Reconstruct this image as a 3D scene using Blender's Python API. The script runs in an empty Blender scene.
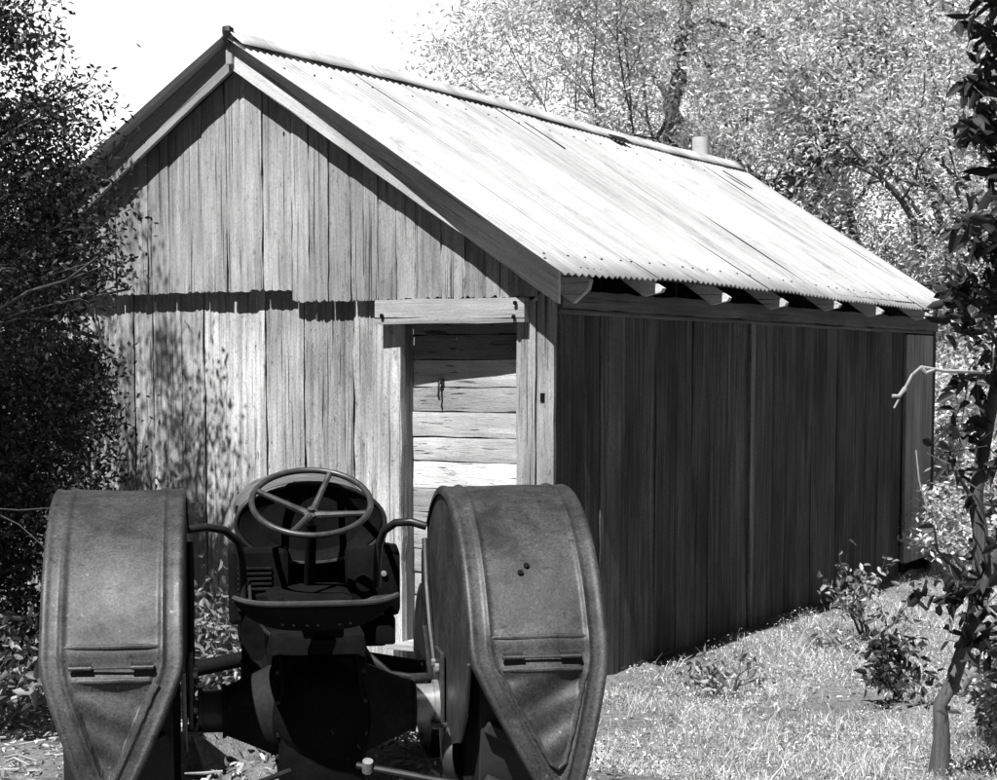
import bpy, bmesh, math, random
import numpy as np
from mathutils import Vector, Matrix
random.seed(7); RNG = np.random.default_rng(11)
R = math.radians
scene = bpy.context.scene
COL = scene.collection

# ------------------------------------------------------------------ camera
PITCH = R(5.0); FPX = 1760*math.cos(PITCH); EYE = 1.94
DSH = FPX*math.tan(PITCH)-22
cam = bpy.data.cameras.new('camera'); camo = bpy.data.objects.new('camera', cam); COL.objects.link(camo)
camo.location = (0, 0, EYE); camo.rotation_euler = (math.pi/2-PITCH, 0, 0)
cam.sensor_width = 36; cam.lens = FPX/997*36; cam.shift_y = DSH/997
cam.clip_start = .05; cam.clip_end = 3000
scene.camera = camo
TH = R(30.4)
OX, OY = .309, 10.185
def at(px, py, d):
    """world point at distance d along +Y lying on the photograph's sight line (used to read positions off the photo)"""
    a = (px-498.5)/FPX; b = -(py-390-DSH)/FPX
    r = (a, math.cos(PITCH)+b*math.sin(PITCH), -math.sin(PITCH)+b*math.cos(PITCH))
    t = d/r[1]
    return Vector((r[0]*t, d, EYE+r[2]*t))

# ------------------------------------------------------------------ helpers
def sm(a, b, x):
    t = min(1, max(0, (x-a)/(b-a))); return t*t*(3-2*t)
class MB:
    def __init__(s): s.v = []; s.f = []; s.t = []; s.s = []; s.sm = []
    def add(s, vs, fs, tone=1.0, seed=0.0, smooth=False):
        n = len(s.v); s.v += [tuple(v) for v in vs]
        for f in fs: s.f.append([i+n for i in f]); s.t.append(tone); s.s.append(seed); s.sm.append(smooth)
    def box(s, c, d, bevel=.004, rot=None, tone=1.0, seed=0.0, jit=0.0):
        bm = bmesh.new(); bmesh.ops.create_cube(bm, size=1)
        for v in bm.verts: v.co = Vector((v.co.x*d[0], v.co.y*d[1], v.co.z*d[2])) + Vector([random.uniform(-jit, jit) for _ in range(3)])
        if bevel: bmesh.ops.bevel(bm, geom=list(bm.edges), offset=min(bevel, min(d)*.45), segments=2, profile=.6, affect='EDGES')
        M = Matrix.Translation(Vector(c)) @ (rot.to_4x4() if rot else Matrix())
        bm.verts.index_update(); s.add([M @ v.co for v in bm.verts], [[v.index for v in f.verts] for f in bm.faces], tone, seed); bm.free()
    def tube(s, pts, rad, n=10, caps=True, tone=1.0, seed=0.0, wob=0.0, closed=False):
        pts = [Vector(p) for p in pts]; m = len(pts)
        rs = rad if isinstance(rad, (list, tuple)) else [rad]*m
        vs = []; up = None
        for i, p in enumerate(pts):
            if closed: d = pts[(i+1) % m]-pts[i-1]
            else: d = pts[min(i+1, m-1)]-pts[max(i-1, 0)]
            d.normalize()
            if up is None: up = d.orthogonal().normalized()
            up = (up-d*up.dot(d)).normalized(); w = d.cross(up)
            for k in range(n):
                a = 2*math.pi*k/n; r = rs[i]*(1+random.uniform(-wob, wob))
                vs.append(p+(up*math.cos(a)+w*math.sin(a))*r)
        fs = [[i*n+k, i*n+(k+1) % n, (i+1)*n+(k+1) % n, (i+1)*n+k] for i in range(m-1) for k in range(n)]
        if closed: fs += [[(m-1)*n+k, (m-1)*n+(k+1) % n, (k+1) % n, k] for k in range(n)]
        elif caps: fs += [list(range(n))[::-1], [(m-1)*n+k for k in range(n)]]
        s.add(vs, fs, tone, seed, True)
    def lathe(s, prof, c, axis, n=36, tone=1.0, sx=1.0, sz=1.0, up=(0, 0, 1)):
        """prof: list of (distance along axis, radius)"""
        a = Vector(axis).normalized(); u = Vector(up); u = (u-a*u.dot(a))
        if u.length < 1e-4: u = a.orthogonal()
        u.normalize(); w = a.cross(u); c = Vector(c); vs = []
        for (t, r) in prof:
            for k in range(n):
                g = 2*math.pi*k/n; vs.append(c+a*t+u*(math.cos(g)*r*sz)+w*(math.sin(g)*r*sx))
        m = len(prof)
        fs = [[i*n+k, i*n+(k+1) % n, (i+1)*n+(k+1) % n, (i+1)*n+k] for i in range(m-1) for k in range(n)]
        if prof[0][1] > 1e-5: fs.append(list(range(n))[::-1])
        if prof[-1][1] > 1e-5: fs.append([(m-1)*n+k for k in range(n)])
        s.add(vs, fs, tone, 0, True)
    def grid(s, P, smooth=True, tone=1.0, seed=0.0, skip=()):
        """P[i][j] points"""
        m, n = len(P), len(P[0])
        s.add([p for row in P for p in row], [[i*n+j, i*n+j+1, (i+1)*n+j+1, (i+1)*n+j] for i in range(m-1) for j in range(n-1) if (i, j) not in skip], tone, seed, smooth)
    def build(s, name, mat, parent=None, auto=35):
        me = bpy.data.meshes.new(name); me.from_pydata(s.v, [], s.f)
        for nm, arr in (('tone', s.t), ('seed', s.s)):
            at_ = me.attributes.new(nm, 'FLOAT', 'FACE'); at_.data.foreach_set('value', arr)
        me.polygons.foreach_set('use_smooth', s.sm)
        me.materials.append(mat); me.validate(); me.update()
        if auto and any(s.sm): me.set_sharp_from_angle(angle=R(auto))
        o = bpy.data.objects.new(name, me); COL.objects.link(o)
        if parent: o.parent = parent
        return o
def tag(o, label=None, cat=None, group=None, kind=None):
    if label: o['label'] = label
    if cat: o['category'] = cat
    if group: o['group'] = group
    if kind: o['kind'] = kind
    return o
def empty(name, loc, rz, label, cat, group=None):
    o = bpy.data.objects.new(name, None); COL.objects.link(o)
    o.location = loc; o.rotation_euler = (0, 0, rz); o.empty_display_size = .2
    return tag(o, label, cat, group)

# ------------------------------------------------------------------ materials (everything neutral grey: the place is shown in black and white)
class NT:
    def __init__(s, name):
        s.m = bpy.data.materials.new(name); s.m.use_nodes = True; s.t = s.m.node_tree; s.N = s.t.nodes; s.L = s.t.links
        s.b = s.N['Principled BSDF']; s.out = s.N['Material Output']
    def n(s, typ, **kw):
        o = s.N.new(typ)
        for k, v in kw.items():
            if k.startswith('i_'): o.inputs[k[2:].replace('_', ' ')].default_value = v
            else: setattr(o, k, v)
        return o
    def l(s, a, b): s.L.new(a, b)
    def noise(s, vec, scale, detail=6, rough=.6, dist=0.0):
        o = s.n('ShaderNodeTexNoise'); o.inputs['Scale'].default_value = scale; o.inputs['Detail'].default_value = detail
        o.inputs['Roughness'].default_value = rough; o.inputs['Distortion'].default_value = dist
        if vec: s.l(vec, o.inputs['Vector'])
        return o.outputs['Fac']
    def rng(s, v, a, b, c, d):
        o = s.n('ShaderNodeMapRange'); s.l(v, o.inputs['Value'])
        for k, x in zip(('From Min', 'From Max', 'To Min', 'To Max'), (a, b, c, d)): o.inputs[k].default_value = x
        return o.outputs['Result']
    def math(s, op, a, b=None, c=None):
        o = s.n('ShaderNodeMath', operation=op)
        for i, x in enumerate((a, b, c)):
            if x is None: continue
            if isinstance(x, (int, float)): o.inputs[i].default_value = x
            else: s.l(x, o.inputs[i])
        return o.outputs[0]
    def gray(s, v, warm=0.0):
        o = s.n('ShaderNodeCombineColor')
        s.l(v, o.inputs[0]); s.l(v, o.inputs[1]); s.l(v, o.inputs[2]); return o.outputs[0]
    def coord(s, scale=(1, 1, 1), seeded=False):
        tc = s.n('ShaderNodeTexCoord').outputs['Object']
        if seeded:
            a = s.n('ShaderNodeAttribute', attribute_name='seed').outputs['Fac']
            v = s.n('ShaderNodeVectorMath', operation='ADD'); s.l(tc, v.inputs[0])
            c = s.n('ShaderNodeCombineXYZ'); s.l(a, c.inputs[0]); s.l(a, c.inputs[1]); s.l(s.math('MULTIPLY', a, 1.7), c.inputs[2])
            s.l(c.outputs[0], v.inputs[1]); tc = v.outputs[0]
        mp = s.n('ShaderNodeMapping'); mp.inputs['Scale'].default_value = scale; s.l(tc, mp.inputs['Vector']); return mp.outputs[0]
    def tone(s): return s.n('ShaderNodeAttribute', attribute_name='tone').outputs['Fac']
    def bump(s, h, strength, dist):
        o = s.n('ShaderNodeBump'); o.inputs['Strength'].default_value = strength; o.inputs['Distance'].default_value = dist
        s.l(h, o.inputs['Height']); s.l(o.outputs[0], s.b.inputs['Normal'])

def wood(name, base, axis='Z', contrast=1.0, crack=1.0, pit=.5, rough=.85, soft=1.0):
    m = NT(name)
    def sc(a, b): return {'Z': (a, a, b), 'X': (b, a, a), 'Y': (a, b, a)}[axis]
    c1 = m.coord(sc(26, 1.1), True); c2 = m.coord(sc(210, 5.0), True); c3 = m.coord(sc(1.6, .7), True); c4 = m.coord(sc(75, 1.1), True)
    c5 = m.coord(sc(42, 14), True)
    g1 = m.noise(c1, 1, 5, .6, .35); g2 = m.noise(c2, 1, 4, .65); bl = m.noise(c3, 1.6, 4, .55); cr = m.noise(c4, 1, 3, .5, .25); pt = m.noise(c5, 1.0, 5, .7)
    v = m.math('MULTIPLY', m.rng(g1, .25, .75, 1-.42*contrast, 1+.42*contrast), m.rng(g2, .25, .75, 1-.28*contrast, 1+.28*contrast))
    v = m.math('MULTIPLY', v, m.rng(bl, .3, .7, 1-.3*soft, 1+.3*soft))
    sp = m.noise(m.coord(sc(160, 60), True), 1, 4, .75); v = m.math('MULTIPLY', v, m.rng(sp, .3, .7, 1-.3*contrast, 1+.3*contrast)); ck = m.rng(cr, .62, .68, 1.0, 1-.8*crack); v = m.math('MULTIPLY', v, ck)
    pk = m.rng(pt, .60, .72, 1.0, 1-.7*pit); v = m.math('MULTIPLY', v, pk)
    v = m.math('MULTIPLY', m.math('MULTIPLY', v, m.tone()), base)
    v = m.math('MINIMUM', v, .8)
    m.l(m.gray(v), m.b.inputs['Base Color']); m.b.inputs['Roughness'].default_value = rough
    h = m.math('ADD', m.math('MULTIPLY', g1, .5), m.math('ADD', m.math('MULTIPLY', g2, .5), m.math('MULTIPLY', m.math('ADD', ck, pk), .9)))
    m.bump(h, .75, .006)
    m.b.inputs['Specular IOR Level'].default_value = .25
    return m.m
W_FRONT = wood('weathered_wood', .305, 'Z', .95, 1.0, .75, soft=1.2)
W_HOR = wood('weathered_wood_flat', .33, 'X', .7, 1.0, .3)
W_SLAB = wood('split_slab', .40, 'Z', 1.25, 1.0, 1.1, soft=1.5)
W_SIDE = wood('shaded_weathered_wood', .085, 'Z', 1.7, .9, .2, soft=1.6)  # base darkened: the side wall's shade is put into the colour
W_MID = wood('pale_door_wood', .30, 'Z', .9, .8, .2)
W_SIDEH = wood('plate_wood', .13, 'Y', .9, .8, .2)  # darker base carries the side wall's shade too
W_DARK = wood('barge_wood', .33, 'X', .7, .8, .2)

def plain(name, base, rough=.5, metal=0.0, var=.35, scale=6, bump=.15, spec=.5, fine=1.0, dist=.004):
    m = NT(name); c = m.coord()
    a = m.noise(c, scale, 6, .6, .4); b = m.noise(c, scale*9, 5, .7)
    v = m.math('MULTIPLY', m.rng(a, .3, .7, 1-var, 1+var), m.rng(b, .3, .7, 1-var*.6*fine, 1+var*.6*fine))
    v = m.math('MULTIPLY', m.math('MULTIPLY', v, m.tone()), base)
    m.l(m.gray(v), m.b.inputs['Base Color']); m.l(m.rng(a, .3, .7, rough-.1, rough+.15), m.b.inputs['Roughness'])
    m.b.inputs['Metallic'].default_value = metal; m.b.inputs['Specular IOR Level'].default_value = spec
    if bump: m.bump(m.math('ADD', a, m.math('MULTIPLY', b, .4)), bump, dist)
    return m.m
def fender_mat():
    m = NT('weathered_fender_metal'); c = m.coord()
    big = m.noise(c, 5, 5, .6, .6); mid = m.noise(c, 26, 5, .7, .3); fine = m.noise(c, 150, 4, .7)
    st = m.noise(m.coord((22, 22, 2.5)), 1, 4, .6)
    v = m.math('MULTIPLY', m.rng(big, .34, .66, .50, 1.5), m.rng(mid, .3, .7, .84, 1.16))
    v = m.math('MULTIPLY', v, m.math('MULTIPLY', m.rng(fine, .3, .7, .45, 1.6), m.rng(st, .3, .7, .93, 1.07)))
    sp = m.rng(m.noise(c, 60, 3, .5), .68, .74, 1.0, 2.4); v = m.math('MULTIPLY', v, sp); sc_ = m.rng(m.noise(m.coord((140, 140, 9)), 1, 3, .6), .66, .72, 1.0, 1.7); v = m.math('MULTIPLY', v, sc_); dk = m.rng(m.noise(c, 34, 4, .6, .5), .62, .68, 1.0, .45); v = m.math('MULTIPLY', v, dk)
    v = m.math('MULTIPLY', v, .05)
    m.l(m.gray(v), m.b.inputs['Base Color']); m.b.inputs['Metallic'].default_value = .3
    m.l(m.rng(mid, .3, .7, .46, .62), m.b.inputs['Roughness'])
    m.bump(m.math('ADD', m.math('MULTIPLY', big, 1.2), m.math('ADD', m.math('MULTIPLY', mid, .08), m.math('MULTIPLY', fine, .12))), .4, .003)
    return m.m
FENDER = fender_mat()
BLACK = plain('greasy_black_iron', .008, .7, .0, .4, 9, .25, .05)
IRON = plain('worn_iron', .03, .45, .5, .4, 9, .2)
WHEEL_RIM = plain('worn_steering_rim', .055, .38, .2, .35, 22, .1)
BRIGHT = plain('bare_metal', .35, .42, .5, .35, 14, .15)
TANK_TOP = plain('sunlit_tank_tone', .17, .5, .3, .4, 14, .15)  # pale base stands in for sun on the tank top
RUBBER = plain('tyre_dark', .02, .8, 0, .3, 14, .2)

def roof_mat():
    m = NT('galvanised_sheet')
    c = m.coord((.35, 3.2, 1)); c2 = m.coord((1.6, 22, 2)); c3 = m.coord(); c4 = m.coord((1.1, 2.6, 1))
    a = m.noise(c, 1, 5, .6, .3); b = m.noise(c2, 1, 5, .65); d = m.noise(c3, 60, 4, .7); e = m.noise(c4, 1.3, 6, .65, .5); g = m.noise(m.coord((7, 26, 7)), 1, 5, .75)
    v = m.math('MULTIPLY', m.rng(a, .34, .66, .68, 1.12), m.rng(b, .3, .7, .9, 1.06))
    v = m.math('MULTIPLY', v, m.math('SUBTRACT', 1.0, m.math('MULTIPLY', m.rng(e, .5, .66, 0, 1), m.rng(g, .42, .60, 0, .42))))
    v = m.math('MULTIPLY', v, m.rng(d, .3, .7, .9, 1.08)); v = m.math('MULTIPLY', m.math('MULTIPLY', v, m.tone()), .56)
    v = m.math('MINIMUM', v, .8)
    m.l(m.gray(v), m.b.inputs['Base Color']); m.b.inputs['Metallic'].default_value = .1; m.b.inputs['Roughness'].default_value = .55
    m.bump(d, .1, .002); return m.m
ROOF = roof_mat()

def leaf_mat(name, base, rough=.45, trans=.3, spec=.5):
    m = NT(name)
    v = m.math('MULTIPLY', m.tone(), base); g = m.gray(v)
    m.l(g, m.b.inputs['Base Color']); m.b.inputs['Roughness'].default_value = rough; m.b.inputs['Specular IOR Level'].default_value = spec
    t = m.n('ShaderNodeBsdfTranslucent'); m.l(g, t.inputs[0]); x = m.n('ShaderNodeMixShader'); x.inputs[0].default_value = trans
    m.l(m.b.outputs[0], x.inputs[1]); m.l(t.outputs[0], x.inputs[2]); m.l(x.outputs[0], m.out.inputs[0]); return m.m
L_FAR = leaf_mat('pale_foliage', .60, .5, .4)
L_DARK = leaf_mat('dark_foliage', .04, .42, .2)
L_NEAR = leaf_mat('glossy_leaf', .045, .5, .25, .3)
L_LOW = leaf_mat('low_leaf', .26, .45, .3)
L_GRASS = leaf_mat('grass_blade', .62, .6, .45, .3)
L_LITTER = leaf_mat('dry_leaf', .48, .7, .15, .3)
BARK = wood('bark', .085, 'Z', .9, .8, .5)
BARK_PALE = wood('pale_bark', .20, 'Z', .6, .6, .3)
BARK_MID = wood('mid_bark', .10, 'Z', .9, .8, .5)
TWIG = wood('pale_twig', .34, 'Z', .4, .4, .2)

def ground_mat():
    m = NT('soil_and_litter'); c = m.coord()
    a = m.noise(c, 1.3, 5, .6); b = m.noise(c, 22, 6, .75); d = m.noise(c, 90, 4, .7)
    v = m.math('MULTIPLY', m.rng(a, .3, .7, .7, 1.3), m.math('MULTIPLY', m.rng(b, .3, .7, .45, 1.6), m.rng(d, .3, .7, .6, 1.4)))
    v = m.math('MULTIPLY', v, .22); m.l(m.gray(v), m.b.inputs['Base Color']); m.b.inputs['Roughness'].default_value = .95
    m.b.inputs['Specular IOR Level'].default_value = .2
    m.bump(m.math('ADD', b, m.math('MULTIPLY', d, .3)), .9, .03); return m.m
GROUND = ground_mat()

# ------------------------------------------------------------------ ground
def gz(x, y):
    z = .35*(1-sm(7.2, 9.3, y+.9*max(0, x)))
    lx, ly = (x-OX)*math.cos(TH)-(y-OY)*math.sin(TH), (x-OX)*math.sin(TH)+(y-OY)*math.cos(TH)
    amp = .03+.05*sm(14, 30, y)
    z += amp*(math.sin(x*2.1+y*1.3)+math.sin(x*4.7-y*3.1)*.5+math.sin(x*9.1+y*7.7)*.25)*(1 if y > 3 else .5)
    # soil banked a little along the side wall
    if lx > 0: z = z*sm(0, .5, lx)-.015+.05*(1-sm(.1, .45, lx))*(1 if -.3 < ly < 8 else 0)
    return z
def ground():
    xs = np.concatenate([[-400, -120, -50, -25, -14], np.arange(-9, 9.01, .12), [11, 14, 20, 30, 60, 150, 400]])
    ys = np.concatenate([[-200, -60, -20, -8, -3], np.arange(0, 20.01, .12), [22, 25, 28, 32, 38, 48, 70, 110, 200, 500, 1200]])
    mb = MB(); mb.grid([[(float(x), float(y), gz(x, y) if (abs(x) < 15 and -3 < y < 30) else 0.0) for x in xs] for y in ys])
    tag(mb.build('ground', GROUND, auto=0), kind='structure')
ground()

# ------------------------------------------------------------------ shed
shed = empty('timber_shed', (OX, OY, 0), -TH, 'old timber slab shed with an iron roof behind the tractor', 'shed')
# planks: a subdivided board with wandering edges and a ragged end. T maps (along width, outward, along length) to shed space
def plank(mb, a0, a1, l0, l1, face, thick, tone, T, ragged=.012, ragged_top=0.0, lean=0.0, lt=None, wav=.003, cup=.003, bs=None, m=7):
    n = max(2, int((l1-l0)/.14)); seed = random.uniform(0, 60)
    e0 = [random.gauss(0, wav) for _ in range(n+1)]; e1 = [random.gauss(0, wav) for _ in range(n+1)]
    ph = random.uniform(0, 6); off = random.uniform(-.004, .004)
    rb = [abs(random.gauss(0, ragged)) for _ in range(m+1)]; rt = [abs(random.gauss(0, ragged_top)) for _ in range(m+1)]
    def P(out):
        G = []
        for i in range(n+1):
            row = []
            for j in range(m+1):
                u = j/m; t = i/n
                a = a0+(a1-a0)*u+(e0[i]*(1-u)+e1[i]*u)+lean*(t-.5)
                b0 = (bs(a) if bs else l0)+rb[j]
                b1 = (lt(a) if lt else l1)-rt[j]
                l = b0+(b1-b0)*t
                f = face+off+(math.sin(l*1.7+ph)*.004+cup*(2*u-1)**2) + (.0015 if j in (0, m) else 0)
                row.append(T(a, f+out, l))
            G.append(row)
        return G
    F, Bk = P(0), P(thick)
    mb.grid(F, False, tone, seed); mb.grid(Bk, False, tone, seed)
    for line in ([F[0], Bk[0]], [F[-1], Bk[-1]], [[r[0] for r in F], [r[0] for r in Bk]], [[r[-1] for r in F], [r[-1] for r in Bk]]):
        mb.grid(line, False, tone*.8, seed)
TF = lambda a, f, l: (a, f, l)            # front wall: face towards -Y
TS = lambda a, f, l: (-f, a, l)           # side wall: face towards +X (f grows inwards)
TL = lambda a, f, l: (-4.4+f, a, l)       # left wall
TB = lambda a, f, l: (a, 7.5-f, l)        # back wall
RX, RZ = -2.2, 3.99                       # ridge line
SL = .620                                 # roof slope
def roofz(x): return RZ-SL*abs(x-RX)

# gable boards
gb = MB()
edges = [-4.38, -4.12, -3.83, -3.55, -3.286, -3.092, -3.0, -2.817, -2.539, -2.333, -2.044, -1.823, -1.684, -1.539, -1.374, -1.28, -1.175, -1.036, -.90, -.722, -.554, -.409, -.253, -.07]
tones = [1.0, .9, 1.1, .95, 1.0, 1.1, .92, 1.05, .98, 1.14, 1.2, 1.08, .9, .95, .82, .85, .8, .9, .84, .95, .78, .85, .8]
for i in range(len(edges)-1):
    a0, a1 = edges[i], edges[i+1]; g = random.choice([.002, .003, .006]) if i not in (9, 11) else .010
    bot = 2.42 if a1 <= -1.8 else 2.345
    plank(gb, a0+g/2, a1-g/2, bot, 4, -.06, .028, tones[i]*1.0, TF, .009, 0, random.uniform(-.006, .006), lt=lambda a: max(2.40, roofz(a)-.16), m=13)
gb.build('gable_cladding', W_FRONT, shed)
# dark beam behind the gable foot
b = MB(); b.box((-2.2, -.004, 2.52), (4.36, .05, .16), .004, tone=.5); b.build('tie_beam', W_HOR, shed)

# lower slabs
fw = MB()
e2 = [(-4.38, -4.0, .9), (-3.99, -3.62, 1.0), (-3.61, -3.21, .85), (-3.2, -3.045, .9), (-3.03, -2.60, 1.05), (-2.585, -2.095, 1.15), (-2.08, -1.79, .85), (-1.775, -1.405, .78), (-1.395, -1.055, 1.12)]
for (a0, a1, t) in e2:
    plank(fw, a0, a1, .06, 2.46, random.uniform(.012, .024), .055, t, TF, .012, .01, random.uniform(-.012, .012), wav=.004, cup=-.006)
fw.build('front_wall', W_SLAB, shed)
d = MB(); d.box((-1.095, .115, 1.14), (.075, .13, 2.28), .005, tone=.55, seed=3, jit=.003); d.build('door_jamb', W_FRONT, shed)  # low tone stands in for shade on the reveal
p1 = MB(); plank(p1, -.228, -.102, .0, 2.33, -.02, .12, 1.0, TF, 0, wav=.002); p1.build('door_post', W_FRONT, shed)
p2 = MB(); plank(p2, -.094, .018, .0, 2.36, -.012, .03, 1.05, TF, 0, wav=.002); p2.build('corner_post', W_FRONT, shed)
nt = MB(); nt.box((-.052, -.0165, 1.77), (.028, .01, .05), .002); nt.build('latch_plate', BLACK, shed)

# door: horizontal boards, left side set a little deeper
door = MB()
TD = lambda a, f, l: (l, .150+f-(l+1.06)*.065, a)
zs = [2.29, 2.14, 1.99, 1.823, 1.675, 1.52, 1.372, 1.204, 1.054, .967, .823, .679, .534, .39, .262]
tn = [.5, .55, 1.7, .9, 1.35, 1.45, 2.2, 1.0, 1.2, 1.15, 1.0, 1.25, 1.15, 1.05]  # top two boards hold the lintel's shade in their tone
for i in range(len(zs)-1):
    plank(door, zs[i+1]+.004, zs[i]-.003, -1.055, -.215, random.uniform(-.006, .004), .03, tn[i], TD, 0, wav=.0025, cup=.001)
dr = door.build('door', W_HOR, shed)
k = MB(); k.tube([(-.835, .11, 1.86), (-.835, .095, 1.84), (-.832, .09, 1.80), (-.838, .095, 1.77), (-.832, .1, 1.745)], .007, 8); k.box((-.835, .12, 1.86), (.03, .03, .035), .004); k.build('latch', IRON, dr)
for (x, z) in ((-.70, 2.055), (-.33, 2.06)):
    k = MB(); k.tube([(x, .10, z), (x, .085, z-.03)], .004, 6); k.build('nail', BRIGHT, dr)
s = MB(); s.box((-.66, .05, .235), (.92, .24, .04), .005, tone=1.1, seed=4); s.build('door_sill', W_HOR, shed)
s = MB(); s.box((-.66, .10, .10), (.86, .05, .18), .005, tone=.5, seed=4); s.build('sill_board', W_HOR, shed)
s = MB(); s.box((-.70, -.18, .06), (.7, .18, .05), .006, tone=1.2, seed=9); s.build('step', W_HOR, shed)
# lintel
l_ = MB(); TLn = lambda a, f, l: (l, f, a)
plank(l_, 2.205, 2.347, -1.178, -.137, -.09, .06, 1.12, TLn, 0, wav=.002, cup=.001)
ln = l_.build('lintel', W_HOR, shed)
for (x, z) in ((-1.12, 2.255), (-.19, 2.315), (-.20, 2.235)):
    k = MB(); k.lathe([(0, .012), (.01, .013), (.014, .006)], (x, -.092, z), (0, -1, 0), 10); k.build('bolt', BLACK, ln)

# barge boards: follow the rake, foot widening
def barge(sgn):
    mb = MB(); n = 26; seed = random.uniform(0, 50); ang = math.atan(SL); ca = math.cos(ang); L = 2.335/ca
    tn_ = 1.75 if sgn > 0 else 1.0
    w0, w1 = .170*ca, .225*ca
    G = []
    for i in range(n+1):
        t = i/n; w = w0+(w1-w0)*t+random.gauss(0, .0015)
        sh0, sh1 = (-.013*SL*ca if i == 0 else 0), (0, 0)
        xa = L*t; xb = L*t
        # plumb cuts at both ends
        if i == 0: xb = w*SL
        if i == n: xb = L+w*SL
        if i == n: xa = L
        xb = xa+w*SL
        row = [(xa+(xb-xa)*q, -w*q-.013) for q in (0, .33, .66, 1)]
        G.append(row)
    F = [[(x, 0, z) for (x, z) in row] for row in G]; K = [[(x, .028, z) for (x, z) in row] for row in G]
    if sgn < 0: F = [[(-x, y, z) for (x, y, z) in row] for row in F]; K = [[(-x, y, z) for (x, y, z) in row] for row in K]
    mb.grid(F, False, tn_, seed); mb.grid(K, False, tn_, seed)
    for ln in ([F[0], K[0]], [F[-1], K[-1]], [[q[0] for q in F], [q[0] for q in K]], [[q[-1] for q in F], [q[-1] for q in K]]): mb.grid(ln, False, tn_, seed)
    o = mb.build('barge_board', W_DARK, shed); o.location = (RX, -.16-.001*sgn, RZ-.005); o.rotation_euler = (0, sgn*ang, 0)
random.seed(21)
for sgn in (1, -1): barge(sgn)
random.seed(22)
# finial block at the apex
b = MB(); b.box((RX, -.176, RZ-.09), (.045, .03, .15), .006, tone=1.1, seed=4, jit=.006); b.build('apex_block', W_FRONT, shed)

# corrugated roof
PIT = .0765; AMP = .0095
def slope(sgn):
    mb = MB(); y = -.31; k = 0
    ln_ = 2.45 if sgn > 0 else 2.6
    while k < 13:
        y1 = y+PIT*8
        for (s0, s1, lift) in ((0.0, ln_, 0.0),):
            tone = random.uniform(.88, 1.08); ny = 66; nx = 10; sd = .0013*(k % 2)
            G = []
            dent = random.uniform(0, 6); endj = random.uniform(-.012, .012)
            for i in range(ny+1):
                yy = y+PIT/8*i
                wv = AMP*math.cos(2*math.pi*(yy+.31)/PIT)
                row = []
                for j in range(nx+1):
                    s_ = s0+(s1+(endj if s1 == ln_ else 0)-s0)*j/nx
                    front = -max(0, 1-(yy+.31)/.6)*((.15*(s_/2.45)**1.6 if sgn > 0 else .02+.08*(s_/2.45))-.09)      # front edge runs out towards the eave
                    x = RX+sgn*s_
                    z = RZ-SL*s_+lift*(1 if s0 == 0 else 1)+wv+sd+.006*math.sin(s_*3+dent)+.015*math.sin(yy*.8)
                    row.append((x, yy+front+(yy+.31)/7.86*(.42*(1-s_/2.45)-.12), z))
                G.append(row)
            mb.grid(G, True, tone, 0)
        y = y1; k += 1
    o = mb.build('corrugated_roof', ROOF, shed, auto=0)
    md = o.modifiers.new('thickness', 'SOLIDIFY'); md.thickness = .0012; md.offset = 0
    return o
slope(1); slope(-1)
# ridge capping with rolled top and the dark scalloped gap below it
rc = MB(); n = 60
prof = [(-.12, -.066), (-.05, -.012), (-.028, .006), (-.014, .022), (0, .028), (.014, .022), (.028, .006), (.05, -.012), (.12, -.066)]
rc.grid([[(RX+px_, -.2+8.12*i/n, RZ+.020+pz+.015*math.sin((-.2+8.12*i/n)*.8)+random.gauss(0, .002)) for (px_, pz) in prof] for i in range(n+1)], True, 1.35)
o = rc.build('ridge_cap', ROOF, shed, auto=50)
md = o.modifiers.new('thickness', 'SOLIDIFY'); md.thickness = .0025; md.offset = 0
b = MB(); b.tube([(RX, -.17, RZ+.03), (RX-.005, -.21, RZ+.045), (RX+.012, -.22, RZ+.03), (RX+.01, -.21, RZ-.02), (RX+.02, -.20, RZ-.06)], [.03, .028, .022, .018, .01], 8, wob=.3); b.build('flashing', IRON, shed)
# lifted sheet end and the pale flue near the far end
b = MB(); b.box((RX+.17, 4.95, roofz(RX+.17)+.04), (.10, .30, .012), .003, Matrix.Rotation(math.atan(SL), 3, 'Y'), tone=.3); b.build('loose_sheet', IRON, shed)
for (x_, y_, l_2, rz_) in ((-1.72, 3.02, .42, 0.05), (-1.75, 6.9, .35, .04)):
    b = MB(); b.box((x_, y_, roofz(x_)+.026), (l_2, .022, .008), .002, Matrix.Rotation(math.atan(SL), 3, 'Y'), tone=.6); b.build('lap_edge', IRON, shed)
b = MB(); b.lathe([(0, .085), (.36, .085), (.362, 0)], (RX-.16, 7.4, RZ-.12), (0, 0, 1), 20, tone=1.1); b.build('flue', ROOF, shed)

nail0 = None
for s_ in (.35, 2.3):
    for q in range(30):
        yy = -.31+PIT*3*(q+.3*random.random()); yy = -.31+PIT*round((yy+.31)/PIT); x = RX+s_
        loc = (x+random.gauss(0, .01), yy+(yy+.31)/7.86*(.42*(1-s_/2.45)-.12)+.002, RZ-SL*s_+AMP+.004+.015*math.sin(yy*.8))
        if nail0 is None:
            nh = MB(); nh.lathe([(0, .009), (.005, .008), (.008, 0)], (0, 0, 0), (.5, 0, 1), 8, tone=1.6); nail0 = o = nh.build('roofing_nail', IRON, shed)
        else: o = nail0.copy(); COL.objects.link(o); o.parent = shed
        o.location = loc

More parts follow.
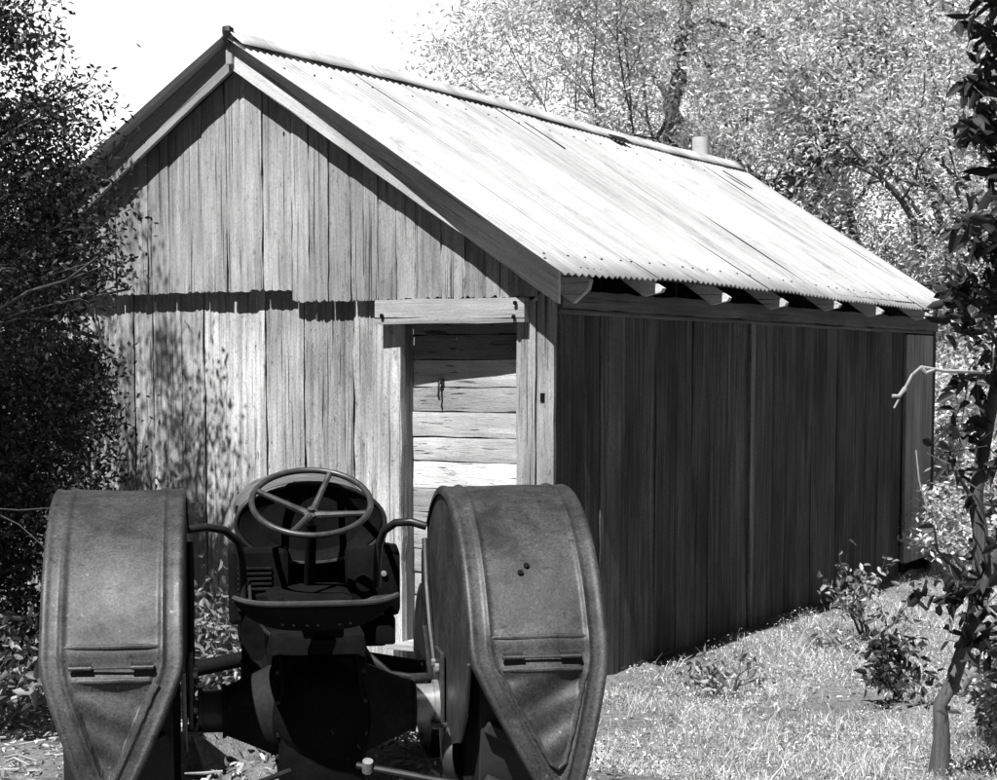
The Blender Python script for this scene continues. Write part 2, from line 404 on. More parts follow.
# side wall
sw = MB(); y = 0.0
cuts = [.022, .16, .42, .62, .95, 1.2, 1.42, 1.75, 2.0, 2.28, 2.62, 2.98, 3.06, 3.42, 3.72, 3.95, 4.3, 4.62, 4.88, 5.25, 5.6, 5.95, 6.3, 6.6]
st = [.7, .8, .75, 1.3, .8, 1.1, .7, .95, .75, .8, 1.2, 2.2, 1.0, .75, .85, .95, .75, 1.0, .8, .7, .65, .8, .6]
for i in range(len(cuts)-1):
    g = .0015
    batten = i == 11
    plank(sw, cuts[i]+g/2, cuts[i+1]-g/2, -.03, 2.30, (-.022 if batten else random.uniform(-.006, .004)), .03, st[i]*1.1, TS, .004, 0, random.uniform(-.012, .012))
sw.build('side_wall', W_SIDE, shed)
sd = MB()
for (a0, a1, t) in ((6.63, 6.86, 1.0), (6.862, 7.12, 1.12), (7.122, 7.41, 1.05)):
    plank(sd, a0, a1, .16, 2.24, -.03, .03, t, TS, .004)
o = sd.build('side_door', W_MID, shed); tag(o, 'paler board door at the far end of the side wall')
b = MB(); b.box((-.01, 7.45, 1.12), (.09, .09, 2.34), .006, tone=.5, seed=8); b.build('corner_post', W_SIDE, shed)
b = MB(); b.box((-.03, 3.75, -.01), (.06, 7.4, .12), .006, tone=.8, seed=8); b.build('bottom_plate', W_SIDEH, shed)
wp = MB(); plank(wp, 2.285, 2.395, .03, 7.48, -.05, .05, .9, lambda a, f, l: (-f, l, a), 0, wav=.0035)
wp.build('wall_plate', W_SIDEH, shed)
wp = MB(); plank(wp, 2.255, 2.283, .03, 7.48, -.03, .03, 1.0, lambda a, f, l: (-f, l, a), 0, wav=.002)
wp.build('trim_strip', W_SIDEH, shed)
# rafter tails under the eave
for i, yy in enumerate([.03, .88, 1.91, 2.95, 4.07, 5.10, 6.39]):
    mb = MB(); th = .05 if i else .045
    x0, x1 = -.35, (.30 if i else .24); w = .07 if i else .16
    sec = []
    for y_ in (yy-th/2, yy+th/2):
        z0, z1 = roofz(x0)-.035, roofz(x1)-.035+.02*(i % 3 == 1)
        sec.append([(x0, y_, z0), (x1, y_, z1), (x1-.015, y_, z1-w*.35), (x1-(.13 if i else .11), y_, z1-w*.95+.02), (x0, y_, z0-w)])
    vs = sec[0]+sec[1]; n = 5
    mb.add(vs, [tuple(range(n)), tuple(range(2*n-1, n-1, -1))]+[(k_, (k_+1) % n, (k_+1) % n+n, k_+n) for k_ in range(n)], 1.5, i*3.1)
    mb.build('rafter_tail', W_HOR, shed)
# purlin under the sheet edge, left and back walls
b = MB(); b.box((.15, 3.75, roofz(.15)-.032), (.06, 7.5, .028), .003, tone=.6); b.build('eave_batten', W_SIDEH, shed)
lw = MB()
for i in range(26): plank(lw, i*.288+.004, (i+1)*.288, -.03, 2.62, random.uniform(0, .006), .03, random.uniform(.8, 1.1), TL, .01)
lw.build('left_wall', W_FRONT, shed)
bw = MB()
for i in range(15): plank(bw, -4.38+i*.29, -4.38+(i+1)*.29-.005, -.03, 4, random.uniform(0, .006), .03, random.uniform(.8, 1.1), TB, .01, lt=lambda a: roofz(a)-.05)
bw.build('rear_wall', W_FRONT, shed)

# ------------------------------------------------------------------ tractor (local: Y forward, X right, origin on the ground under the rear axle)
TG = .35
tr = empty('vintage_tractor', (-.559, 5.392, TG), R(9.1), 'old dark steering-wheel tractor with broad curved rear fenders seen from behind', 'tractor')
AX = .53
def fender(side):
    xi, xo = (.388, .782) if side > 0 else (-.402, -.782)        # inner and outer edge
    cy, cz, RR = 0.0, .555, .665
    path = []
    a_front, a_rear = R(50), R(162)
    for i in range(65):
        a = a_front+(a_rear-a_front)*i/64; path.append((cy+RR*math.cos(a), cz+RR*math.sin(a)))
    y0, z0 = path[-1]; nlow = 30; zb = .40
    for i in range(1, nlow+1):
        t = i/nlow; z = z0+(zb-z0)*t; path.append((y0-.065*math.sin(t*math.pi*.55)*1.0, z))
    m = len(path)
    # arc length fraction of taper start
    TI = 65-3
    wid = xo-xi
    def edges_at(i):
        t = max(0, (i-TI)/(m-1-TI)); t = t**1.12
        ti, to = (.62, .30) if side > 0 else (.56, .44)
        tot = .46*1.0
        return xi+wid*ti*t*.80, xo-wid*to*t*.80
    nu = 56; G = []
    lid0 = 65+1
    for i in range(m):
        y_, z_ = path[i]
        pa, pb = path[max(0, i-1)], path[min(m-1, i+1)]
        ty, tz = pb[0]-pa[0], pb[1]-pa[1]; L = math.hypot(ty, tz); ny, nz = tz/L, -ty/L
        if ny*(y_-cy)+nz*(z_-cz) < 0: ny, nz = -ny, -nz
        ei, eo = edges_at(i); row = []
        w = abs(eo-ei)
        for j in range(nu+1):
            u = j/nu; x = ei+(eo-ei)*u
            dist = min(u, 1-u)*w
            h = .009*math.exp(-((dist-.056)/.0055)**2)+.004*math.exp(-((dist-.010)/.006)**2)
            h += .003*math.sin(i*.17+u*5+side)*math.sin(u*math.pi)
            if i > lid0 and dist > .07: h += -.008+.008*math.sin(i*.55+u*9+side*2)*math.sin(i*.25)
            # crossing ribs above the lid
            for ri, amp in ((60.6, .010), (64.8, .008)):
                if dist > (.052 if ri < 62 else .075): h += amp*math.exp(-((i-ri)/.62)**2)
            # edge turned down
            row.append((x, y_+ny*h, z_+nz*h))
        # flanges
        for q in (1, 2):
            row.insert(0, (ei-(eo-ei)/w*.002*q, y_-ny*.012*q, z_-nz*.012*q))
            row.append((eo+(eo-ei)/w*.002*q, y_-ny*.012*q, z_-nz*.012*q))
        G.append(row)
    # refine in the lid zone happens through the rib terms above
    mb = MB(); mb.grid(G, True); f = mb.build('fender', FENDER, tr, auto=60)
    md = f.modifiers.new('thickness', 'SOLIDIFY'); md.thickness = .003; md.offset = 0
    md = f.modifiers.new('smooth', 'SUBSURF'); md.levels = 1; md.render_levels = 1
    # hinges on the lid
    y_, z_ = path[63]
    xm = (edges_at(63)[0]+edges_at(63)[1])/2
    for dx in (-.082, .082):
        for q in (0, 1):
            h = MB(); h.box((xm+dx, y_-.010, z_+.016-q*.02), (.058, .010, .013), .002); h.lathe([(-.03, .006), (.03, .006)], (xm+dx, y_-.017, z_+.006), (1, 0, 0), 10)
            if q == 0: h.build('hinge', FENDER, f)
    h = MB(); h.tube([(xm-.11, y_-.014, z_+.006), (xm+.11, y_-.014, z_+.006)], .0035, 8); h.build('hinge_rod', FENDER, f)
    pts = []
    for q in range(15):
        i = int(66+q*1.45); t = q/14; w2 = .125*(1-t)+.022*t; pts.append((w2, i))
    cxm = lambda i: (edges_at(i)[0]+edges_at(i)[1])/2
    U = [(cxm(i)-w2, path[i][0]-.004, path[i][1]) for (w2, i) in pts]+[(cxm(87), path[87][0]-.004, path[87][1]-.004)]+[(cxm(i)+w2, path[i][0]-.004, path[i][1]) for (w2, i) in pts[::-1]]
    for (ri, inset) in ((60, .052), (65, .075)):
        e0_, e1_ = sorted(edges_at(ri)); h = MB(); yy_, zz_ = path[ri]
        h.tube([(e0_+inset+(e1_-e0_-2*inset)*q/6, yy_-.004, zz_+.001*math.sin(q*2)) for q in range(7)], [.004]+[.0085]*5+[.004], 10); h.build('rib', FENDER, f)
    h = MB(); h.tube(U, .0065, 8); h.build('lid_bead', FENDER, f)
    if side > 0:
        for (dx, i) in ((-.035, 25), (-.015, 24.4)):
            a = a_front+(a_rear-a_front)*i/32
            k = MB(); k.lathe([(0, .0085), (.004, .0085)], (xm+dx, cy+(RR+.002)*math.cos(a), cz+(RR+.002)*math.sin(a)), (0, math.cos(a), math.sin(a)), 10); k.build('bullet_hole', BLACK, f)  # black disc in place of a bullet hole
    # skirt plate on the inner side
    xs_ = xi+(.005 if side > 0 else -.005)
    ring = [(cy+(RR-.004)*math.cos(R(a)), cz+(RR-.004)*math.sin(R(a))) for a in np.linspace(50, 158, 30)]
    low = [(-.52, .60), (-.40, .50), (-.20, .45), (.0, .47), (.16, .52), (.30, .60), (.425, .70)]
    mb = MB(); outl = [(xs_, y_, z_) for (y_, z_) in ring+low]; n = len(outl)
    c = (xs_, 0, .8)
    mb.add(outl+[c], [(k_, (k_+1) % n, n) for k_ in range(n)], 1, 0)
    s_ = mb.build('fender_skirt', FENDER, f)
    md = s_.modifiers.new('thickness', 'SOLIDIFY'); md.thickness = .004; md.offset = 0
    sg = 1 if side > 0 else -1
    st_ = MB(); st_.tube([(xs_-sg*.012, .40, 1.02), (xs_-sg*.014, .34, .88), (xs_-sg*.014, .24, .74), (xs_-sg*.014, .08, .60), (xs_-sg*.012, .0, .52)], .011, 8)
    st_.build('fender_stay', IRON, tr)
    st_ = MB(); st_.tube([(xs_-sg*.01, .425, .98), (xs_-sg*.01, .43, .72), (xs_-sg*.012, .20, .55), (xs_-sg*.02, .02, .50)], .012, 8)
    st_.build('fender_stay', IRON, tr)
    st_ = MB(); st_.tube([(xs_-sg*.006, -.40, .50), (xs_-sg*.006, -.53, .62), (xs_-sg*.006, -.59, .76)], .006, 8, tone=3.0)
    st_.build('fender_stay', IRON, tr)
    # bracket carrying the fender on the axle housing
    br = MB(); br.box((xi-sg*.010, 0, .60), (.014, .15, .22), .004, tone=2.4); br.box((xi-sg*.02, -.03, .485), (.05, .12, .014), .003, tone=2.4)
    bk = br.build('fender_bracket', IRON, tr)
    for (yy, zz) in ((-.045, .55), (.045, .55), (-.045, .66), (.045, .66)):
        q = MB(); q.lathe([(0, .013), (.012, .013), (.013, 0)], (xi-sg*.018, yy, zz), (-sg, 0, 0), 6); q.build('bolt', BRIGHT, bk)
    # rod from fender to body
    x0 = xi-sg*.0
    rd = MB(); pts = [(x0, .42, 1.06), (x0-sg*.05, .43, 1.075), (x0-sg*.10, .46, 1.07), (x0-sg*.135, .50, 1.04), (x0-sg*.15, .53, .99), (x0-sg*.155, .55, .92), (x0-sg*.155, .56, .84)]
    if side < 0: pts = [(x0, .42, 1.06), (x0+.06, .45, 1.065), (x0+.12, .49, 1.05), (x0+.16, .53, 1.01), (x0+.175, .56, .95), (x0+.18, .58, .88), (x0+.18, .58, .80)]
    rd.tube(pts, .014, 12); rd.build('fender_rod', IRON, tr)
fender(1); fender(-1)

def rear_wheel(sg):
    xc = .585*sg
    root = None
    m = MB(); prof = [(-.15, .475), (-.15, .50), (.15, .50), (.15, .475), (-.15, .475)]
    m.lathe(prof, (xc, 0, AX), (1, 0, 0), 48); w = m.build('rear_wheel', RUBBER, tr)
    lg = MB()
    for k_ in range(20):
        a = 2*math.pi*k_/20
        for s2 in (-1, 1):
            rot = Matrix.Rotation(-a, 3, 'X') @ Matrix.Rotation(R(28*s2), 3, 'Z')
            p = Vector((xc+s2*.07, math.sin(a)*.515, AX+math.cos(a)*.515))
            lg.box(p, (.15, .03, .035), .004, Matrix.Rotation(-a, 3, 'X') @ Matrix.Rotation(R(28*s2), 3, 'Z'))
    lg.build('tread_lug', RUBBER, w)
    sp = MB()
    for k_ in range(12):
        a = 2*math.pi*k_/12; dx = .05*(1 if k_ % 2 else -1)
        sp.tube([(xc+dx, 0, AX), (xc+dx*.3, math.sin(a)*.48, AX+math.cos(a)*.48)], .011, 6)
    sp.build('spoke', IRON, w)
    h = MB(); h.lathe([(-.13, .05), (-.11, .09), (.09, .09), (.11, .05), (.13, .045)], (xc, 0, AX), (1, 0, 0), 24); h.build('hub', IRON, w)
rear_wheel(1); rear_wheel(-1)

# rear axle and differential housing
h = MB()
h.lathe([(-.20, .0), (-.20, .085), (-.175, .13), (-.11, .165), (.0, .182), (.12, .18), (.30, .18), (.55, .175)], (0, 0, AX), (0, 1, 0), 40, sx=1.0)
h.box((0, .35, .62), (.30, .75, .30), .03); h.box((0, .02, .40), (.26, .40, .22), .04)
hs = h.build('gear_housing', BLACK, tr)
for sg in (1, -1):
    t = MB(); t.lathe([(.0, .175), (.11, .158), (.112, .172), (.124, .172), (.126, .150), (.17, .128), (.22, .105), (.26, .088), (.285, .078), (.29, .084), (.298, .084)], (0, 0, AX+.005), (sg, 0, 0), 40, tone=2.6)
    t.build('axle_tube', BLACK, tr)
    t = MB(); t.lathe([(.298, .066), (.355, .066), (.357, .078), (.372, .078)], (0, 0, AX+.005), (sg, 0, 0), 32, tone=.85 if sg > 0 else .12); t.build('axle_collar', BRIGHT, tr)
for sg in (1, -1):
    for k_ in range(10):
        a = 2*math.pi*(k_+.5)/10; q = MB(); q.lathe([(0, .009), (.012, .009), (.013, 0)], (.125*sg, .161*math.cos(a), AX+.005+.161*math.sin(a)), (sg, 0, 0), 6); q.build('bolt', IRON, hs)
q = MB(); q.tube([(-.09, .0, .72), (-.16, .15, .76), (-.20, .40, .80), (-.20, .62, .86)], .006, 8, tone=1.5); q.build('fuel_pipe', IRON, tr)
q = MB(); q.lathe([(0, .022), (.02, .022), (.022, .03), (.03, .03), (.031, 0)], (0, .02, .71), (0, 0, 1), 8, tone=2.0); q.build('filler_plug', IRON, tr)
# swinging drawbar and its links below the axle
d = MB(); d.tube([(.10, -.22, .40), (.30, -.30, .372), (.46, -.36, .35)], .011, 8); d.tube([(-.10, -.22, .39), (-.26, -.30, .355), (-.36, -.36, .33)], .009, 8)
d.box((0, -.30, .28), (.09, .42, .028), .006)
dd = d.build('drawbar', IRON, tr)
q = MB(); q.lathe([(-.02, .016), (.02, .016)], (.13, -.24, .40), (0, -.5, 1), 12); q.build('pin', BRIGHT, dd)
# brake drum edge by the right wheel
d = MB(); d.lathe([(0, .0), (.0, .085), (.018, .09), (.035, .085), (.036, 0)], (.40, -.10, .40), (1, -.5, .1), 28, tone=2.0); d.build('brake_drum', IRON, tr)
d = MB(); d.box((.45, -.33, .335), (.10, .03, .05), .012, Matrix.Rotation(R(-12), 3, 'Y'), tone=1.3); d.build('link_plate', IRON, tr)

# seat: pressed pan
se = MB(); n, m = 60, 30; G = []
for i in range(m+1):
    v = i/m; row = []
    for j in range(n+1):
        u = -1+2*j/n
        # superellipse outline: rear edge almost straight
        wx = .232*(1-.35*max(0, v-.35)**1.6)
        x = wx*u-.028; y = -.46+.34*v+.035*(abs(u)**3)*(1-v)
        zr = .922+.016*abs(u)**6
        bowl = (1-abs(u)**3.2)*(1-(2*v-1)**2 if v > .5 else 1-(1-min(1, v/.30))**2.4)
        z = zr-.07*bowl-.05*v
        row.append((x, y, z))
    G.append(row)
hole = {(4, j) for j in (17, 21, 26, 30, 38, 42)} | {(7, j) for j in (20, 28, 36)}
se.grid(G, True, skip=hole); seat = se.build('seat', BLACK, tr, auto=80)
md = seat.modifiers.new('thickness', 'SOLIDIFY'); md.thickness = .005
rim = MB(); P = [G[0][j] for j in range(n+1)]+[G[i][n] for i in range(1, m+1)]+[G[m][j] for j in range(n-1, -1, -1)]+[G[i][0] for i in range(m-1, 0, -1)]
rim.tube([Vector(p)+Vector((0, 0, .002)) for p in P], .0088, 8, closed=True, tone=2.2); rim.build('seat_rim', IRON, seat)
sp = MB()
for i in range(9):
    t = i/8; a = (-.055+.0*t, -.30+.42*t, .80-.10*math.sin(t*math.pi*.5)); 
    if i: sp.box(((prev[0]+a[0])/2+.055, (prev[1]+a[1])/2, (prev[2]+a[2])/2), (.07, .065, .012), .002)
    prev = a
sp.box((0, -.22, .82), (.12, .12, .05), .01)
sp.build('seat_spring', BLACK, tr)

# gearbox top, engine, tank, radiator
g = MB(); g.box((.0, .70, .66), (.30, .55, .34), .04); g.box((0, .30, .80), (.20, .26, .08), .02); g.build('gearbox', BLACK, tr)
e = MB(); e.box((0, 1.22, .70), (.30, .75, .50), .03); e.box((.19, 1.2, .78), (.10, .5, .16), .03); e.box((-.19, 1.2, .76), (.10, .42, .22), .03); e.lathe([(0, .04), (.3, .04)], (-.20, 1.15, .78), (0, 0, 1), 16)
for i in range(4): e.box((.16, 1.0+i*.14, .90), (.05, .05, .05), .01)
e.build('engine', BLACK, tr)
# bulkhead below the tank with side boxes
bl = MB(); bl.box((.03, .86, .80), (.52, .05, .42), .01)
bl.build('bulkhead', BLACK, tr)
lb = MB(); lb.box((-.165, .80, .83), (.21, .16, .27), .018)
for i in range(9): lb.box((-.18, .715, .75+i*.018), (.12, .012, .010), .003, tone=2.0)
lb.build('louvred_box', BLACK, tr)
rb = MB(); rb.box((.235, .80, .84), (.19, .18, .25), .03, jit=.004); rb.box((.28, .78, .66), (.07, .08, .10), .01); rb.lathe([(0, .03), (.03, .03), (.032, 0)], (.20, .71, .84), (0, -1, 0), 16); rb.box((.295, .74, .955), (.05, .06, .03), .008); rb.build('magneto_box', BLACK, tr)
q = MB(); q.lathe([(0, .010), (.004, .010), (.005, 0)], (.27, .705, .87), (0, -1, 0), 12); q.build('rivet', BRIGHT, tr)
tk = MB(); cz_ = 1.045
tk.lathe([(.0, .250), (.02, .262), (.026, .252), (.08, .254), (.40, .256), (.72, .254), (.74, .262), (.76, .262), (.765, .0)], (.02, .79, cz_), (0, 1, 0), 56, sx=1.0, sz=.54)
t_ = tk.build('fuel_tank', TANK_TOP, tr)
te = MB(); te.lathe([(.015, 0), (.012, .15), (.0, .215), (-.010, .245), (-.006, .258), (.006, .258)], (.02, .782, cz_), (0, 1, 0), 56, sx=1.0, sz=.54); te.build('tank_end', BLACK, t_)
rg = MB(); rg.tube([(.02+.262*math.cos(a), .772, cz_+.262*.54*math.sin(a)) for a in np.linspace(0, 2*math.pi, 57)[:-1]], .008, 8, closed=True, tone=.12); rg.build('tank_rim', BRIGHT, t_)
q = MB(); q.box((-.01, .80, cz_+.142), (.06, .05, .010), .002, tone=.25); q.build('tank_clip', BRIGHT, t_)
rd = MB(); rd.box((.02, 1.78, .78), (.50, .13, .62), .03)
rd.build('radiator', BLACK, tr)
fr = MB(); fr.box((0, 1.75, .42), (.20, .30, .14), .03); fr.tube([(-.52, 1.68, .36), (-.2, 1.68, .42), (.2, 1.68, .42), (.52, 1.68, .36)], .032, 12); fr.build('front_axle', BLACK, tr)
for sg in (1, -1):
    w = MB(); w.lathe([(-.06, .33), (-.06, .355), (.06, .355), (.06, .33), (-.06, .33)], (.58*sg, 1.68, .357), (1, 0, 0), 40)
    for k_ in range(10):
        a = 2*math.pi*k_/10; w.tube([(.58*sg, 1.68, .357), (.58*sg, 1.68+.335*math.sin(a), .357+.335*math.cos(a))], .009, 6)
    w.lathe([(-.07, .04), (.07, .04)], (.58*sg, 1.68, .357), (1, 0, 0), 16); w.build('front_wheel', IRON, tr)
# foot plates, pedals, lever on the right
fp = MB(); fp.box((-.17, .42, .58), (.13, .42, .02), .005); fp.box((-.17, .62, .70), (.12, .04, .24), .01); fp.build('foot_plate', BLACK, tr)
pd = MB(); pd.tube([(.12, .30, .74), (.17, .24, .66), (.24, .20, .60), (.32, .20, .585)], .013, 10); pd.box((.35, .20, .588), (.09, .08, .014), .005); pd.build('pedal', IRON, tr)

# steering wheel on its column
swc = Vector((.012, .575, 1.135)); nrm = Vector((0, -math.sin(R(29)), math.cos(R(29))))
ux_ = Vector((1, 0, 0)); uy_ = nrm.cross(ux_).normalized()
st = MB(); st.tube([swc+ux_*(.202*math.cos(a))+uy_*(.202*math.sin(a)) for a in np.linspace(0, 2*math.pi, 65)[:-1]], .0108, 12, closed=True)
sr = st.build('steering_wheel', WHEEL_RIM, tr, auto=0)
hub = swc-nrm*.055
for k_ in range(4):
    a = R(68+90*k_); e_ = swc+ux_*(.197*math.cos(a))+uy_*(.197*math.sin(a)); d_ = (e_-hub); 
    q = MB(); q.tube([hub+d_*.08, hub+d_*.35, hub+d_*.8, e_], [.015, .012, .010, .011], 8); q.build('spoke', WHEEL_RIM, sr)
q = MB(); q.lathe([(-.03, .022), (.012, .026), (.016, .020), (.018, .012), (.030, .012), (.031, 0)], hub, nrm, 20); q.build('hub', WHEEL_RIM, sr)
cl = MB(); cl.tube([hub-nrm*.02, hub-nrm*.40], .020, 12); cl.lathe([(0, .06), (.05, .05), (.06, .02)], hub-nrm*.40, nrm, 20); cl.build('steering_column', BLACK, tr)

# ------------------------------------------------------------------ foliage helpers
def quads(name, V, mat, parent=None, tone=None, nper=1, smooth=False):
    """V: (N,k,3) corner arrays; k=4 -> one quad, k=6 -> folded leaf of two quads, k=3 tri"""
    N, k = V.shape[0], V.shape[1]
    me = bpy.data.meshes.new(name)
    if k == 4: idx = np.array([[0, 1, 2, 3]])
    elif k == 3: idx = np.array([[0, 1, 2]])
    else: idx = np.array([[0, 1, 2, 3], [0, 3, 4, 5]])
    F = (np.arange(N)[:, None, None]*k+idx[None]).reshape(-1, idx.shape[1])
    me.vertices.add(N*k); me.vertices.foreach_set('co', V.reshape(-1).astype(np.float32))
    me.loops.add(F.size); me.loops.foreach_set('vertex_index', F.reshape(-1).astype(np.int32))
    me.polygons.add(len(F)); me.polygons.foreach_set('loop_start', (np.arange(len(F))*idx.shape[1]).astype(np.int32))
    me.update(calc_edges=True)
    if tone is None: tone = np.ones(N)
    a = me.attributes.new('tone', 'FLOAT', 'FACE'); a.data.foreach_set('value', np.repeat(tone, idx.shape[0]).astype(np.float32))
    me.materials.append(mat)
    o = bpy.data.objects.new(name, me); COL.objects.link(o)
    if parent: o.parent = parent
    return o
def unit(a): return a/np.maximum(1e-9, np.linalg.norm(a, axis=1, keepdims=True))
def leaf_verts(C, size, asp, rng, k=4, droop=.2, nup=.6):
    N = len(C); d = rng.normal(size=(N, 3)); d[:, 2] = d[:, 2]*.7-droop; d = unit(d)
    n = rng.normal(size=(N, 3)); n[:, 2] += nup; n = unit(n-d*np.sum(n*d, 1, keepdims=True)); w = np.cross(d, n)
    L = (size*rng.uniform(.6, 1.25, N))[:, None]; Wd = L*asp
    if k == 4: return np.stack([C, C+d*L*.45+w*Wd*.5, C+d*L, C+d*L*.45-w*Wd*.5], 1)
    up = n*Wd*.25; cur = n*L*-.22
    return np.stack([C, C+d*L*.28+w*Wd*.48+up, C+d*L*.68+w*Wd*.42+up+cur*.5, C+d*L+cur, C+d*L*.68-w*Wd*.42+up+cur*.5, C+d*L*.28-w*Wd*.48+up], 1)
def grow(mb, p, d, length, r, depth, tips, rnd, spread=.6, gravity=.0, nseg=4, bend=.22, kids=(2, 3)):
    pts = [p.copy()]; rs = [r]; q = p.copy(); dd = d.normalized()
    for i in range(nseg):
        dd = (dd+Vector((rnd.gauss(0, bend), rnd.gauss(0, bend), rnd.gauss(0, bend)+gravity))).normalized()
        q = q+dd*(length/nseg); pts.append(q.copy()); rs.append(r*(1-.45*(i+1)/nseg))
    mb.tube(pts, rs, 7 if depth > 1 else 5, True, seed=rnd.uniform(0, 9), wob=.08)
    if depth <= 1: tips += pts[1:]
    if depth == 0: return
    for k_ in range(rnd.randint(*kids)):
        i = rnd.choice([nseg, nseg, nseg-1, max(1, nseg-2)])
        nd = (dd+Vector((rnd.gauss(0, spread), rnd.gauss(0, spread), rnd.gauss(0, spread*.7)+.1))).normalized()
        grow(mb, pts[i], nd, length*rnd.uniform(.6, .85), rs[i]*.68, depth-1, tips, rnd, spread, gravity, nseg, bend, kids)
def crown_from(tips, nleaf, spread, rng, keep=1.0):
    T = np.array([tuple(t) for t in tips]); 
    wgt = rng.uniform(.1, 1, len(T))**3; wgt /= wgt.sum()
    idx = rng.choice(len(T), nleaf, p=wgt)
    off = rng.normal(size=(nleaf, 3))*spread*(rng.uniform(.35, 1.3, len(T))[idx])[:, None]
    off[:, 2] *= .7
    return T[idx]+off

# ------------------------------------------------------------------ background trees
def bgtree(name, px, depth, label, height, rad, nleaf, seed, limbs=None, leafsize=.082, mat=None, bark=None, lean=(0, 0), r0=.12, tn=1.0, trunk_h=None):
    rnd = random.Random(seed); rng = np.random.default_rng(seed)
    x = (px-498.5)/1760*depth
    root = empty(name, (x, depth, -.05), 0, label, 'tree', 'trees growing behind the shed')
    mb = MB(); tips = []
    if limbs:
        for (pts, r_a, r_b) in limbs:
            W = [at(*p)-Vector((x, depth, -.05)) for p in pts]; n = len(W)
            # subdivide and roughen the limb
            Q = []
            for i in range(n-1):
                for t in (0, .33, .66): Q.append(W[i].lerp(W[i+1], t)+Vector([rnd.gauss(0, .035) for _ in range(3)]))
            Q.append(W[-1]); mb.tube(Q, [r_a+(r_b-r_a)*i/(len(Q)-1) for i in range(len(Q))], 8, wob=.1)
            for i in range(2, len(Q)):
                if rnd.random() < .75:
                    d_ = Vector((rnd.gauss(0, 1), rnd.gauss(0, 1), rnd.gauss(.2, .7))); rr = (r_a+(r_b-r_a)*i/len(Q))*.45
                    grow(mb, Q[i], d_, rad*.5, rr, 2, tips, rnd, .8, .02)
    th = trunk_h or height*.2
    top = Vector((lean[0]*.5, lean[1]*.5, th)); mb.tube([Vector((0, 0, -.2)), top*.5+Vector((rnd.gauss(0, .06), 0, 0)), top], [r0*1.3, r0*1.05, r0*.9], 10, wob=.06)
    for k_ in range(5):
        a = 2*math.pi*(k_+rnd.random()*.6)/5; d_ = Vector((math.cos(a)*.55+lean[0]*.2, math.sin(a)*.55, 1.0))
        grow(mb, top, d_, (height-th)*.42, r0*.62, 3, tips, rnd, .55, .03, bend=.16)
    ctr = np.array([0, 0, height*.62]); sc = np.array([rad, rad, height*.48])
    VV = np.array(mb.v); q0 = np.linalg.norm((VV-ctr)/sc, axis=1); keep = [i for i, f in enumerate(mb.f) if q0[f[0]] < 1.02 or VV[f[0], 2] < th+.5]
    for nm in ('f', 't', 's', 'sm'): setattr(mb, nm, [getattr(mb, nm)[i] for i in keep])
    mb.build('trunk', bark or BARK, root)
    C = crown_from(tips, int(nleaf*1.5), rad*.115, rng)
    q = np.linalg.norm((C-ctr)/sc, axis=1); C = C[q < 1.18+rng.normal(size=len(C))*.12]
    t = tn*rng.lognormal(0, .42, len(C))
    quads('crown', leaf_verts(C, leafsize, .34, rng, 4), mat or L_FAR, root, t)
    return root
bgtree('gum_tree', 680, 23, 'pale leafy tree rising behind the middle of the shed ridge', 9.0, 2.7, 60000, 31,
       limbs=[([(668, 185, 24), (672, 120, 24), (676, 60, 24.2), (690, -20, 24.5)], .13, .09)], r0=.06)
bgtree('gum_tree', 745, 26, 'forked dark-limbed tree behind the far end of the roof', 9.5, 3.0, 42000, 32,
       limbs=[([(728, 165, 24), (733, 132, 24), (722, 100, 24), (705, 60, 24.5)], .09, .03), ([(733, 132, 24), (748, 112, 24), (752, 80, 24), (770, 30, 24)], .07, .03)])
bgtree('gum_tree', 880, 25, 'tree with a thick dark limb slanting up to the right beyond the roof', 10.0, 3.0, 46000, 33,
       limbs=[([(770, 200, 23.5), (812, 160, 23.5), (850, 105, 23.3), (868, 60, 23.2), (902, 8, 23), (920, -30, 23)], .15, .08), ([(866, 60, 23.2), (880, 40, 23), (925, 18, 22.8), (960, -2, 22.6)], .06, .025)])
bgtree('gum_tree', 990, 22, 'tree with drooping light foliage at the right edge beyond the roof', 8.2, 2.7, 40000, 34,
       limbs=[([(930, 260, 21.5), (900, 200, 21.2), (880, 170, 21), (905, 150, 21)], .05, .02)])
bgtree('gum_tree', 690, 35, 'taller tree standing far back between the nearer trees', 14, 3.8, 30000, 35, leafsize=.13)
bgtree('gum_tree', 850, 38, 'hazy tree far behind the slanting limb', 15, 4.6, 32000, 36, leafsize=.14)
bgtree('gum_tree', 690, 31, 'thin sparse tree against the white sky left of the others', 9.6, 1.9, 14000, 37, leafsize=.085, r0=.035)

